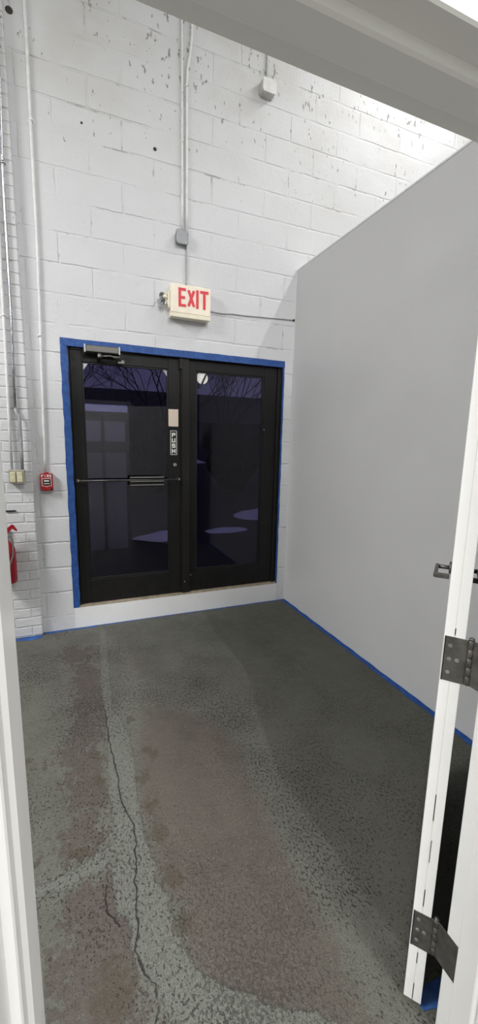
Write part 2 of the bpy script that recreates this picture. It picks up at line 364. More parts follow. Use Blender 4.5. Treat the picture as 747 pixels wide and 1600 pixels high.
WEAR2 = [(-1.72, -0.30), (-1.50, -0.40), (-1.42, -1.0), (-1.36, -1.45), (-1.674, -1.514), (-1.721, -1.202)]
C1 = [(-2.049, -0.327), (-1.844, -0.351), (-1.849, -1.154), (-1.90, -1.666), (-1.90, -1.945), (-1.905, -2.081), (-2.001, -2.099), (-2.07, -2.045), (-2.099, -1.82), (-2.093, -1.504), (-2.048, -1.205)]
C2 = [(-2.004, -2.243), (-1.905, -2.345), (-1.852, -2.497), (-1.873, -2.70), (-2.013, -2.66), (-2.06, -2.421)]
C3 = [(-1.937, -2.199), (-1.822, -2.271), (-1.862, -2.341), (-1.92, -2.275)]
SPOTS = [(-1.728, -1.794, .035), (-1.719, -1.966, .04), (-1.703, -2.101, .04), (-1.694, -2.293, .045), (-1.696, -2.447, .04), (-1.926, -1.567, .03), (-2.012, -2.081, .04), (-1.651, -1.672, .03), (-1.921, -1.741, .03), (-1.674, -1.615, .03), (-1.87, -1.30, .03), (-1.73, -1.35, .025), (-1.93, -2.55, .07)]
CRACK = [(-1.853, -1.217), (-1.851, -1.499), (-1.837, -1.69), (-1.84, -1.867), (-1.806, -1.999), (-1.798, -2.094), (-1.813, -2.197), (-1.832, -2.31), (-1.845, -2.446), (-1.844, -2.533), (-1.808, -2.579), (-1.814, -2.636), (-1.833, -2.70)]
CRACK2 = [(-1.929, -2.249), (-1.928, -2.316), (-1.898, -2.378)]
PAINT_AND_SHADE = [(-0.874, 0.05), (-0.905, -0.442), (-0.888, -1.043), (-0.93, -1.3), (-1.02, -1.6), (-1.10, -2.0), (-1.07, -2.5), (-1.03, -3.0), (0.1, -3.1), (0.1, 0.05)]  # starts at the paint seam, then follows the doorway shadow edge
GX, GY, ST = (-2.50, 0.0), (-3.00, 0.0), 0.0075
nx, ny = int(round((GX[1] - GX[0]) / ST)) + 1, int(round((GY[1] - GY[0]) / ST)) + 1
xs = np.linspace(*GX, nx); ys = np.linspace(*GY, ny); XX, YY = np.meshgrid(xs, ys)
def dseg(pl, ws=None):
    best = np.full(XX.shape, 9.0)
    for i in range(len(pl) - 1):
        a = np.array(pl[i]); b = np.array(pl[i + 1]); d = b - a; L = (d ** 2).sum()
        t = np.clip(((XX - a[0]) * d[0] + (YY - a[1]) * d[1]) / L, 0, 1)
        dist = np.hypot(XX - a[0] - t * d[0], YY - a[1] - t * d[1])
        if ws is not None: dist = dist - (ws[i] + t * (ws[i + 1] - ws[i])) / 2
        best = np.minimum(best, dist)
    return best
def sdpoly(pl):
    inside = np.zeros(XX.shape, bool); n = len(pl)
    for i in range(n):
        x1, y1 = pl[i]; x2, y2 = pl[(i + 1) % n]
        c = ((y1 > YY) != (y2 > YY)) & (XX < (x2 - x1) * (YY - y1) / (y2 - y1 + 1e-12) + x1); inside ^= c
    d = dseg(pl + [pl[0]]); return np.where(inside, -d, d)
def soft(d, wd): return np.clip(0.5 - d / (2 * wd), 0, 1)
strip = np.maximum(soft(dseg(STRIP, [a * 1.0 for a in SW]), 0.035), soft(dseg(BRANCH, [.06, .06, .06, .05]), 0.03))
wear = np.maximum(soft(sdpoly(WEAR), 0.13), 0.52 * soft(sdpoly(WEAR2), 0.18))
paint_and_shade = soft(sdpoly(PAINT_AND_SHADE), 0.05)
brownl = np.maximum(np.maximum(0.50 * soft(sdpoly(C1), 0.09), 0.62 * soft(sdpoly(C2), 0.09)), 0.6 * soft(sdpoly(C3), 0.03)) + 0.24 * np.clip((-1.72 - XX) / 0.1, 0, 1) + 0.10 * soft(sdpoly([(-2.5, -2.1), (-1.7, -2.1), (-1.7, -3), (-2.5, -3)]), 0.2)
spots = np.zeros(XX.shape)
for x, y, r in SPOTS: spots = np.maximum(spots, np.clip(1 - np.hypot(XX - x, (YY - y) * 0.8) / (r * 1.5), 0, 1))
def signed(pl):
    py = np.array([p[1] for p in pl])[::-1]; px = np.array([p[0] for p in pl])[::-1]
    return np.where((YY < py[0] - 0.3) | (YY > py[-1] + 0.02), 9.0, XX - np.interp(YY, py, px))
s1, s2 = signed(CRACK), np.where((YY < -2.39) | (YY > -2.23), 9.0, signed(CRACK2))
crack = np.clip(np.where(np.abs(s1) < np.abs(s2), s1, s2) / 0.10, -1, 1)   # signed distance to the crack, +-10 cm
me = bpy.data.meshes.new('floor')
idx = np.arange(nx * ny).reshape(ny, nx)
quads = np.stack([idx[:-1, :-1], idx[:-1, 1:], idx[1:, 1:], idx[1:, :-1]], -1).reshape(-1, 4).tolist()
verts = np.stack([XX, YY, np.zeros(XX.shape)], -1).reshape(-1, 3).tolist()
me.from_pydata(verts, [], quads)
za = np.stack([strip, wear, paint_and_shade, np.ones(XX.shape)], -1).astype(np.float32).reshape(-1)
ma = np.stack([spots, crack, brownl, np.ones(XX.shape)], -1).astype(np.float32).reshape(-1)
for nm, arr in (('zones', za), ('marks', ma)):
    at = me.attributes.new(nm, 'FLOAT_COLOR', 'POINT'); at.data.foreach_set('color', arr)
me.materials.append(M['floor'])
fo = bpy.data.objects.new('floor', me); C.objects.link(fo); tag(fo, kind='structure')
w = MB()
w.box(-7.3, -2.5, -13.1, 0.25, -0.1, 0.0); w.box(0.0, 6.1, -13.1, 0.25, -0.1, 0.0); w.box(-2.5, 0, -13.1, -3.0, -0.1, 0.0); w.box(-2.5, 0.0, -3.0, 0.0, -0.1, -0.002)
tag(w.build('floor_hall', 'slab'), kind='structure')

# ================================================================== EXIT DOORS (door_1)
D1 = empty('door_1', (-1.03, 0.06, ZB), kind='structure')
fr = MB()
FX0, FX1 = XL + 0.004, XR - 0.004
fr.box(FX0, FX0 + 0.045, 0.025, 0.14, ZB, ZT - 0.004, 0.003); fr.box(FX1 - 0.045, FX1, 0.025, 0.14, ZB, ZT - 0.004, 0.003)
fr.box(FX0 + 0.045, FX1 - 0.045, 0.025, 0.14, ZT - 0.050, ZT - 0.004, 0.003)
fr.box(FX0 + 0.045, FX0 + 0.057, 0.085, 0.14, ZB, ZT - 0.05); fr.box(FX1 - 0.057, FX1 - 0.045, 0.085, 0.14, ZB, ZT - 0.05)
fr.build('door_frame', 'bronze', D1)
mu = MB(); mu.box(-1.064, -0.998, 0.018, 0.13, ZB, ZT - 0.05, 0.003); mu.box(-1.074, -1.064, 0.030, 0.10, ZB, 2.215, 0.001); mu.box(-1.088, -1.062, 0.010, 0.032, 2.205, 2.29, 0.003)
mu.build('mullion', 'bronze', D1)
th = MB(); th.box(XL + 0.004, XR - 0.004, 0.0, 0.14, ZB - 0.004, ZB + 0.012, 0.003); th.build('threshold', plain('worn_threshold', rgb(150, 138, 120), 0.7, 0.2, var=0.1), D1)
def leaf(x0, x1, gx0, gx1, gz0, gz1, yf):
    L = MB(); y0, y1 = yf, yf + 0.045; z0, z1 = ZB + 0.014, ZT - 0.056
    L.box(x0, gx0, y0, y1, z0, z1, 0.002); L.box(gx1, x1, y0, y1, z0, z1, 0.002)
    L.box(gx0, gx1, y0 + .0005, y1, z0, gz0, 0.002); L.box(gx0, gx1, y0 + .0005, y1, gz1, z1, 0.002)
    lf = L.build('door_leaf', 'bronze2', D1)
    s = MB(); t = 0.012
    for a in ((gx0, gx0 + t, gz0, gz1), (gx1 - t, gx1, gz0, gz1), (gx0 + t, gx1 - t, gz0, gz0 + t), (gx0 + t, gx1 - t, gz1 - t, gz1)):
        s.box(a[0], a[1], y0 + 0.010, y1 - 0.010, a[2], a[3], 0.002)
    s.build('glazing_bead', 'black', lf)
    g = MB(); g.box(gx0 + 0.004, gx1 - 0.004, y0 + 0.020, y0 + 0.026, gz0 + 0.004, gz1 - 0.004); g.build('glass_pane', 'glass', lf)
    return lf
LF = 0.040
l1 = leaf(-1.953, -1.078, -1.868, -1.178, 0.404, 2.200, LF)
l2 = leaf(-0.994, -0.141, -0.932, -0.272, 0.398, 2.203, LF)
# bevelled light catch on the lower rail edges
for (a, b, z, l) in ((-1.90, -1.18, 0.392, l1), (-0.96, -0.272, 0.386, l2)):
    s = MB(); s.box(a, b, LF - 0.003, LF + 0.002, z, z + 0.006, 0.001); s.build('rail_lip', 'bronze', l)
# push bar across the left leaf
pb = MB(); pb.tube([(-1.945, -0.010, 1.262), (-1.50, -0.012, 1.262), (-1.098, -0.010, 1.263)], 0.0085, 10)
for x in (-1.935, -1.105): pb.box(x - 0.014, x + 0.014, -0.018, LF, 1.250, 1.276, 0.003)
pb.build('push_bar', plain('dark_bar', rgb(74, 72, 70), 0.35, 0.6), l1)
gp = MB(); gp.box(-1.528, -1.232, -0.006, 0.006, 1.208, 1.293, 0.003)
gp.build('pull_plate', 'bronze', l1)
for z in (1.284, 1.251, 1.219):
    g = MB(); g.box(-1.524, -1.235, -0.022, -0.006, z - 0.004, z + 0.004, 0.003); g.build('grip_rail', plain('grip_metal', rgb(120, 118, 115), 0.38, 0.7), l1)
# notice, PUSH label, keyhole
n = MB(); n.box(-1.181, -1.094, LF - 0.0012, LF, 1.722, 1.868); n.build('notice_sticker', 'paper', l1)
pz = MB(); px0, px1, pz0, pz1 = -1.166, -1.108, 1.476, 1.686
pz.box(px0, px1, LF - 0.0015, LF, pz0, pz1); ps = pz.build('push_sticker', 'black', l1)
b = MB(); t = 0.004; yy0, yy1 = LF - 0.0025, LF - 0.0012
for a in ((px0, px0 + t, pz0, pz1), (px1 - t, px1, pz0, pz1), (px0, px1, pz0, pz0 + t), (px0, px1, pz1 - t, pz1)): b.box(a[0], a[1], yy0, yy1, a[2], a[3])
for i, ch in enumerate('PUSH'): letter(b, ch, -1.1525, 1.646 - 0.0465 * i - 0.015, 0.031, 0.036, 0.0085, yy0, yy1)
b.build('push_lettering', 'white', l1)
k = MB(); k.lathe([(0.014, LF - 0.004), (0.016, LF - 0.003), (0.016, LF)], (-1.126, 0, 1.388), 'y', 20); k.box(-1.131, -1.117, LF - 0.012, LF - 0.004, 1.376, 1.396, 0.002); k.build('key_cylinder', 'steel', l1)
k = MB(); k.lathe([(0.010, LF - 0.006), (0.012, LF)], (-1.158, 0, 1.935), 'y', 16); k.box(-1.163, -1.153, LF - 0.010, LF - 0.001, 1.935, 1.975, 0.002); k.build('latch_turn', 'bronze', l1)
# broken corner reinforcements and the round white sticker
for (gx, gz, sx, l) in ((-1.856, 2.188, 1, l1), (-1.190, 2.190, -1, l1)):
    s = MB(); s.prism([(gx, gz), (gx + sx * 0.035, gz), (gx, gz - 0.05)], 'y', LF + 0.012, LF + 0.016); s.build('corner_clip', 'galv', l)
s = MB(); s.lathe([(0.052, LF + 0.0175), (0.052, LF + 0.0190)], (-0.872, 0, 2.150), 'y', 32); s.build('round_sticker', 'white', l2)
s = MB(); s.prism([(-0.905, 2.055), (-0.845, 2.185), (-0.828, 2.185), (-0.888, 2.055)], 'y', LF + 0.0130, LF + 0.0165)
s.build('corner_strap', 'black', l2)
for x, z in ((-0.262, 1.72), (-1.045, 0.30), (-0.988, 0.36)):
    s = MB(); s.lathe([(0.004, -0.004), (0.007, -0.002), (0.007, 0)], (x, LF if x > -0.9 or x < -1.07 else 0.018, z), 'y', 12); s.build('screw', 'steel', l2 if x > -1 else D1)
for x, z in ((-1.93, 1.262), (-1.10, 1.264)):
    s = MB(); s.lathe([(0.003, -0.003), (0.006, -0.001), (0.006, 0)], (x, -0.018, z), 'y', 12); s.build('screw', 'steel', l1)
# closer on the head of the left leaf
cl = MB(); cl.box(-1.838, -1.592, -0.055, 0.024, 2.262, 2.312, 0.006)
cb = cl.build('door_closer', plain('closer_body', rgb(92, 90, 86), 0.38, 0.6), D1)
cc = MB(); cc.box(-1.850, -1.836, -0.058, 0.024, 2.255, 2.316, 0.003); cc.box(-1.594, -1.580, -0.058, 0.024, 2.255, 2.316, 0.003); cc.build('end_cap', 'galv', cb)
ar = MB(); ar.box(-1.73, -1.58, -0.045, -0.035, 2.238, 2.246, 0.002, mat=None); ar.lathe([(0.016, 2.225), (0.018, 2.232), (0.018, 2.262)], (-1.735, -0.030, 0), 'z', 16)
ar.tube([(-1.735, -0.035, 2.236), (-1.66, -0.09, 2.236), (-1.575, -0.030, 2.222)], 0.007, 8); ar.box(-1.60, -1.545, -0.02, LF, 2.196, 2.226, 0.004)
ar.build('closer_arm', 'hinge', cb)

# ================================================================== DOORWAY FRAME AND OPEN WHITE DOOR (door_2)
D2 = empty('door_2', (JR, FY, 0), kind='structure')
# left jamb profile (plan): far corner, rabbet, stop, return, near rabbet
f = MB()
f.prism([(JL - 0.05, FY), (JL - 0.003, FY), (JL, FY - 0.003), (JL, -3.040), (JL - 0.0055, -3.050), (JL - 0.0055, -3.077), (JL - 0.0075, -3.081), (JL - 0.018, -3.084), (JL - 0.018, -3.150), (JL - 0.021, -3.153), (JL - 0.05, -3.153)], 'z', 0, HZ + 0.05)
f.prism([(JR + 0.05, FY), (JR + 0.003, FY), (JR, FY - 0.003), (JR, -2.9885), (JR - 0.003, -2.9905), (JR - 0.0155, -2.9915), (JR - 0.0165, -2.994), (JR - 0.0165, -3.043), (JR - 0.0145, -3.046), (JR, -3.047), (JR, -3.087), (JR + 0.003, -3.090), (JR + 0.05, -3.09)], 'z', 0, HZ + 0.05)
f.prism([(FY, HZ + 0.05), (FY, HZ + 0.003), (FY - 0.003, HZ), (-2.9885, HZ), (-2.9915, HZ - 0.0155), (-2.994, HZ - 0.0165), (-3.041, HZ - 0.0165), (-3.046, HZ - 0.0135), (-3.048, HZ), (-3.087, HZ), (-3.090, HZ + 0.003), (-3.090, HZ + 0.05)], 'x', JL - 0.049, JR + 0.049)
f.build('door_frame', 'frame_white', D2)
el = Vector((0.775, 0.632, 0)).normalized(); en = Vector((0.632, -0.775, 0)).normalized()
A = Vector((-1.142, -2.870, 0)); TH = 0.0465
mw = Matrix(((el.x, en.x, 0, A.x), (el.y, en.y, 0, A.y), (0, 0, 1, 0), (0, 0, 0, 1)))   # local x along leaf, y across thickness
# leaf is built of two faces with a seam down the edge; cut-outs for hinges are filled by the hinge plates
lf = MB(mw)
lf.box(0, 0.905, 0, TH / 2 - 0.0004, 0.014, 2.098, 0.0015); lf.box(0.0, 0.905, TH / 2 + 0.0004, TH, 0.014, 2.098, 0.0015); lf.box(0.0012, 0.903, 0.003, TH - 0.003, 0.016, 2.096)
leaf2 = lf.build('door_leaf', 'frame_white', D2)
sc = MB(mw)
for z0, z1, off in ((0.02, 0.075, 0.0), (0.148, 0.185, .001), (0.345, 0.40, .0005), (1.148, 1.165, 0), (0.62, 0.70, 0.0), (0.49, 0.56, .002)):
    sc.box(-0.0006, 0.0005, TH * 0.50 - 0.0008 + off, TH * 0.50 + 0.0008 + off, z0, z1)
sc.build('edge_seam', 'black', leaf2)
PL = Vector((0.004, TH + 0.0135))  # pin in leaf coordinates
pinw = mw @ Vector((PL.x, PL.y, 0))
for zc in (0.262, 1.084, 1.884):
    h = 0.1165; z0, z1 = zc - h / 2, zc + h / 2
    hp = MB(mw); hp.box(-0.0016, 0.0012, 0.0045, TH + 0.0075, z0, z1, 0.0006); hp.box(-0.0016, 0.003, TH + 0.004, PL.y, z0 + 0.002, z1 - 0.002, 0.0006)
    hinge = hp.build('hinge', 'hinge', leaf2)
    q = MB(mw); q.box(-0.0022, 0.001, 0.0025, 0.0050, z0, z1); q.build('mortise_gap', 'black', hinge)
    kn = MB(mw)
    for i in range(5):
        a, b_ = z0 + h * i / 5 + 0.0008, z0 + h * (i + 1) / 5 - 0.0008
        kn.lathe([(0.0064, a), (0.0073, a + 0.0008), (0.0073, b_ - 0.0008), (0.0064, b_)], (PL.x, PL.y, 0), 'z', 20)
    kn.lathe([(0.0055, z0 - 0.001), (0.0055, z1 + 0.001)], (PL.x, PL.y, 0), 'z', 16)
    kn.lathe([(0.0058, z1), (0.0066, z1 + 0.002), (0.005, z1 + 0.005), (0.002, z1 + 0.0055)], (PL.x, PL.y, 0), 'z', 16)
    kn.build('knuckle', 'hinge', hinge)
    jp = MB(); jp.box(JR - 0.0016, JR + 0.0006, -2.986, pinw.y + 0.001, z0, z1, 0.0006); jp.build('jamb_plate', 'hinge', hinge)
    for (yy, zz) in ((0.016, 0.035), (0.016, -0.035), (0.033, 0.0), (0.016, 0.0)):
        sw = MB(mw); sw.lathe([(0.0046, -0.0024), (0.0050, -0.0016), (0.005, -0.001)], (0, yy, zc + zz), 'x', 14); sw.build('screw', 'galv', hinge)

# lever handles on both faces
for side in (-1, 1):
    y0 = 0.0 if side < 0 else TH
    lv = MB(mw)
    lv.lathe([(0.027, y0), (0.027, y0 + side * 0.006), (0.022, y0 + side * 0.009)] if side > 0 else [(0.022, y0 - 0.009), (0.027, y0 - 0.006), (0.027, y0)], (0.842, 0, 1.088), 'y', 28)
    lv.tube([(0.842, y0, 1.088), (0.842, y0 + side * 0.052, 1.088)], 0.009, 14)
    ya, yb = sorted((y0 + side * 0.048, y0 + side * 0.062))
    lv.box(0.700, 0.852, ya, yb, 1.078, 1.098, 0.004, seg=3)
    ya, yb = sorted((y0 + side * 0.004, y0 + side * 0.060))
    lv.box(0.697, 0.712, ya, yb, 1.078, 1.098, 0.004, seg=3)
    lv.build('lever_handle', 'hinge', leaf2)

# ================================================================== PAINTER'S TAPE
def ribbon(name, p0, p1, wd, normal, label, group, jit=0.003, thick=0.0012, step=0.03, side=None, taper=None):
    """ragged-edged strip of tape from p0 to p1; side = width direction"""
    p0, p1 = Vector(p0), Vector(p1); d = p1 - p0; L = d.length; n = max(3, int(L / step)); nrm = Vector(normal); sd = Vector(side)
    b = bmesh.new(); rows = []; s0 = random.random() * 50
    for i in range(n + 1):
        t = i / n; p = p0 + d * t
        e0 = jit * noise.noise(Vector((t * L * 9 + s0, 0, 0))) * 2; e1 = jit * noise.noise(Vector((t * L * 9 + s0, 7, 3))) * 2
        ww = wd if not taper else wd * (1 + (taper - 1) * t)
        a, c = p + sd * e0, p + sd * (ww + e1)
        rows.append([b.verts.new(a), b.verts.new(c), b.verts.new(c + nrm * thick), b.verts.new(a + nrm * thick)])
    for i in range(n):
        for k in range(4): b.faces.new((rows[i][k], rows[i][(k + 1) % 4], rows[i + 1][(k + 1) % 4], rows[i + 1][k]))
    b.faces.new(rows[0]); b.faces.new(rows[-1][::-1]); bmesh.ops.recalc_face_normals(b, faces=b.faces)
    me = bpy.data.meshes.new(name); b.to_mesh(me); b.free(); me.materials.append(M['tape'])
    o = bpy.data.objects.new(name, me); C.objects.link(o); return tag(o, label, 'tape', group)
G = 'blue masking tape around the exit doors'
ribbon('masking_tape', (XL - 0.013, -0.001, ZT - 0.046), (XR + 0.004, -0.001, ZT - 0.050), 0.056, (0, -1, 0), 'blue tape strip along the top of the black double doors', G, jit=0.001, side=(0, 0, 1))
ribbon('masking_tape', (XL - 0.011, -0.0005, ZB + 0.002), (XL - 0.014, -0.0005, ZT - 0.048), 0.052, (0, -1, 0), 'blue tape strip down the left side of the black double doors', G, jit=0.003, side=(1, 0, 0))
ribbon('masking_tape', (XR - 0.014, -0.0005, ZB + 0.004), (XR - 0.014, -0.0005, ZT - 0.048), 0.016, (0, -1, 0), 'blue tape strip down the right side of the black double doors', G, jit=0.003, side=(1, 0, 0))
o = ribbon('masking_tape', (XR - 0.0012, 0.0, ZB + 0.004), (XR - 0.0012, 0.0, ZT - 0.052), 0.024, (-1, 0, 0), 'blue tape folded into the right reveal of the black double doors', G, jit=0.001, side=(0, 1, 0))
o.location.x -= 0.001
G = 'blue masking tape along the floor'
ribbon('masking_tape', (-2.253, -0.0085, 0.0005), (-1.83, -0.0085, 0.0005), 0.028, (0, 0, 1), 'narrow blue floor tape at the foot of the white block wall below the fire alarm', G, jit=0.006, side=(0, -1, 0))
ribbon('masking_tape', (-1.80, -0.0085, 0.0005), (-0.92, -0.0085, 0.0005), 0.013, (0, 0, 1), 'thin blue floor tape under the white curb of the doors, left of the seam', G, jit=0.005, side=(0, -1, 0))
ribbon('masking_tape', (-0.90, -0.0085, 0.0005), (-0.012, -0.0085, 0.0005), 0.017, (0, 0, 1), 'thin blue floor tape under the white curb of the doors, at the grey partition end', G, jit=0.005, side=(0, -1, 0))
ribbon('masking_tape', (-2.58, -0.052, 0.0005), (-2.262, -0.052, 0.0005), 0.050, (0, 0, 1), 'wide ragged blue floor tape at the foot of the brick pilaster', G, jit=0.012, side=(0, -1, 0), step=0.012)
ribbon('masking_tape', (-0.002, -0.03, 0.0006), (-0.002, -1.38, 0.0006), 0.030, (0, 0, 1), 'long blue floor tape along the grey partition, half nearer the exit doors', G, jit=0.004, side=(-1, 0, 0))
ribbon('masking_tape', (-0.002, -1.36, 0.0008), (-0.002, -2.92, 0.0008), 0.034, (0, 0, 1), 'long blue floor tape along the grey partition, half nearer the open white door', G, jit=0.005, side=(-1, 0, 0))
ribbon('masking_tape', (-1.108, -2.925, 0.0006), (-0.90, -2.93, 0.0006), 0.055, (0, 0, 1), 'crumpled blue tape patch on the floor at the hinge side jamb', G, jit=0.012, side=(0, 1, 0), step=0.015)
ribbon('masking_tape', (-0.004, -0.02, 0.001), (-0.004, -2.9, 0.001), 0.010, (-1, 0, 0), 'thin blue tape edge turned up against the foot of the grey partition', G, jit=0.003, side=(0, 0, 1), thick=0.001)

# ================================================================== CONDUITS, BOXES
def pipe(name, pts, r, mat, label, group=None, cat='conduit', clips=(), cy=0.0):
    root = empty(name, pts[0], label, cat, group)
    m = MB(); m.tube(pts, r, 12); m.build('pipe', mat, root)
    for (x, z) in clips:
        c = MB(); c.box(x - r * 2.2, x + r * 2.2, cy - 0.002 , cy - 0.0001, z - 0.008, z + 0.008, 0.0008); c.lathe([(r + 0.001, z - 0.008), (r + 0.0025, z - 0.008), (r + 0.0025, z + 0.008), (r + 0.001, z + 0.008)], (x, pts[0][1], 0), 'z', 14)
        c.build('clip', mat, root)
    return root
GC = 'conduits on the white walls'
def wavy(x0, z0, x1, z1, y, amp, n=14, seed=0):
    return [(x0 + (x1 - x0) * i / n + amp * noise.noise(Vector((i * 0.9 + seed, seed, 1))), y, z0 + (z1 - z0) * i / n) for i in range(n + 1)]
pipe('conduit', wavy(-2.118, 5.98, -2.135, 2.87, -0.011, 0.004, seed=3) + wavy(-2.136, 2.82, -2.170, 1.345, -0.011, 0.004, seed=5), 0.0105, 'paintpipe', 'white painted conduit running from the ceiling down to the red fire alarm pull station', GC, clips=((-2.127, 3.75), (-2.15, 2.35)))
pipe('conduit', wavy(-1.065, 5.98, -1.066, 3.25, -0.010, 0.003, seed=9), 0.0085, 'paintpipe', 'left of the two white conduits entering the small grey junction box', GC, clips=((-1.065, 3.9),))
pipe('conduit', [(-0.985, -0.012, 5.98), (-0.988, -0.012, 4.62), (-1.002, -0.012, 4.50), (-1.022, -0.011, 4.40), (-1.028, -0.010, 4.30)] + wavy(-1.028, 4.2, -1.030, 3.25, -0.010, 0.002, n=6, seed=4), 0.0095, 'paintpipe', 'right of the two white conduits, kinked near the top, above the junction box', GC, clips=((-1.029, 4.28),))
pipe('conduit', wavy(-1.032, 3.165, -1.036, 2.83, -0.009, 0.002, n=6, seed=6), 0.0055, 'greypipe', 'short thin grey conduit between the junction box and the exit sign', GC)
pipe('conduit', [(-2.296, -0.064, 5.98), (-2.300, -0.064, 3.9), (-2.316, -0.064, 3.45), (-2.324, -0.064, 2.8), (-2.328, -0.064, 2.42), (-2.336, -0.066, 2.1)] + [(-2.342, -0.066, 1.80)], 0.0088, 'steel', 'shiny bare steel conduit on the brick pilaster above the switch box', GC, clips=((-2.298, 4.1), (-2.315, 3.42)), cy=-0.05)
pipe('conduit', [(-2.342, -0.066, 1.81), (-2.337, -0.072, 1.775), (-2.322, -0.082, 1.755), (-2.317, -0.084, 1.72), (-2.318, -0.084, 1.50), (-2.322, -0.084, 1.36)], 0.0115, 'greypipe', 'thicker grey offset conduit entering the switch box from above', GC)
pipe('conduit', [(-2.345, -0.064, 5.98), (-2.352, -0.064, 3.6), (-2.371, -0.064, 2.67), (-2.377, -0.064, 2.25), (-2.386, -0.064, 1.8), (-2.392, -0.075, 1.36)], 0.010, 'paintpipe', 'white painted conduit at the far left entering the switch box', GC, clips=((-2.374, 2.45),), cy=-0.05)

# junction box above the exit sign
def round_box(x0, x1, z0, z1, y0, y1, cut):
    p = [(x0 + cut, z0), (x1 - cut * .6, z0), (x1, z0 + cut * .6), (x1, z1 - cut), (x1 - cut, z1), (x0 + cut, z1), (x0, z1 - cut), (x0, z0 + cut)]
    m = MB(); m.prism(p, 'y', y0, y1, 0.004); return m
J = empty('junction_box', (-1.077, 0, 3.155), 'small grey metal junction box on the block wall above the exit sign', 'junction box')
round_box(-1.122, -1.032, 3.157, 3.252, -0.042, -0.0005, 0.014).build('body', 'galv', J)
round_box(-1.128, -1.026, 3.151, 3.258, -0.049, -0.042, 0.016).build('cover', plain('box_cover', rgb(128, 130, 133), 0.4, 0.45), J)
s = MB()
for x, z in ((-1.108, 3.24), (-1.045, 3.17)):
    s = MB(); s.lathe([(0.003, -0.0515), (0.005, -0.050), (0.005, -0.049)], (x, 0, z), 'y', 12); s.build('screw', 'steel', J)
# upper right box
U = empty('utility_box', (-0.345, 0, 4.38), 'white painted utility box with a short conduit high on the block wall', 'utility box')
round_box(-0.420, -0.300, 4.392, 4.492, -0.062, -0.0005, 0.016).build('body', plain('box_side_paint', rgb(190, 188, 182), 0.5), U)
round_box(-0.414, -0.292, 4.396, 4.498, -0.068, -0.062, 0.014).build('cover', 'paintpipe', U)
pipe('conduit', [(-0.352, -0.012, 5.98), (-0.350, -0.012, 4.9), (-0.352, -0.012, 4.49)], 0.009, 'paintpipe', 'white conduit running up from the utility box at the upper right', GC)

# switch / receptacle box on the pilaster
R = empty('switch_box', (-2.36, -0.05, 1.26), 'grey surface-mounted double switch box with ivory covers on the brick pilaster', 'switch box')
m = MB(); m.box(-2.412, -2.307, -0.105, -0.0505, 1.262, 1.362, 0.006); m.build('body', 'galv', R)
m = MB(); m.box(-2.412, -2.307, -0.112, -0.105, 1.258, 1.362, 0.003); m.build('cover_plate', plain('aged_plate', rgb(160, 155, 138), 0.45), R)
for x in (-2.386, -2.339):
    m = MB(); m.box(x - 0.0185, x + 0.0185, -0.118, -0.112, 1.270, 1.346, 0.005)
    oo = m.build('receptacle', 'ivory', R)
    for dz in (-0.019, 0.019):
        q = MB(); q.box(x - 0.006, x - 0.004, -0.1186, -0.118, 1.308 + dz - 0.006, 1.308 + dz + 0.006); q.box(x + 0.004, x + 0.006, -0.1186, -0.118, 1.308 + dz - 0.005, 1.308 + dz + 0.005)
        q.build('socket_slot', 'greypipe', oo)

# ================================================================== FIRE ALARM PULL STATION
F = empty('fire_alarm_pull_station', (-2.16, 0, 1.19), 'red fire alarm pull station with white lettering beside the exit doors', 'fire alarm')
m = MB(); m.box(-2.207, -2.119, -0.040, -0.0005, 1.192, 1.326, 0.004); m.box(-2.180, -2.148, -0.024, -0.001, 1.324, 1.334, 0.003); m.build('body', 'red', F)
m = MB(); m.box(-2.205, -2.121, -0.048, -0.040, 1.196, 1.322, 0.003); fp = m.build('front_plate', 'red', F)
m = MB()
for i, ch in enumerate('FIRE'): letter(m, ch, -2.1985 + 0.0195 * i, 1.297, 0.0135, 0.021, 0.0036, -0.0492, -0.048)
for a in ((-2.197, -2.194, 1.232, 1.290), (-2.132, -2.129, 1.232, 1.290), (-2.197, -2.129, 1.287, 1.290), (-2.197, -2.178, 1.230, 1.233), (-2.148, -2.129, 1.230, 1.233)): m.box(a[0], a[1], -0.0488, -0.048, a[2], a[3])
m.prism([(-2.178, 1.230), (-2.178, 1.233), (-2.163, 1.226), (-2.148, 1.233), (-2.148, 1.230), (-2.163, 1.222)], 'y', -0.0488, -0.048)
m.build('lettering', 'white', F)
m = MB(); m.box(-2.189, -2.137, -0.053, -0.047, 1.240, 1.282, 0.002); hd = m.build('pull_handle', 'rubber', F)
m = MB(); m.box(-2.184, -2.142, -0.060, -0.053, 1.247, 1.252, 0.002); m.box(-2.181, -2.145, -0.054, -0.0528, 1.266, 1.275, 0.0004); m.build('handle_grip', 'white', hd)
m = MB(); m.lathe([(0.007, -0.052), (0.009, -0.049), (0.009, -0.046)], (-2.130, 0, 1.207), 'y', 16); m.build('key_lock', 'rubber', F)

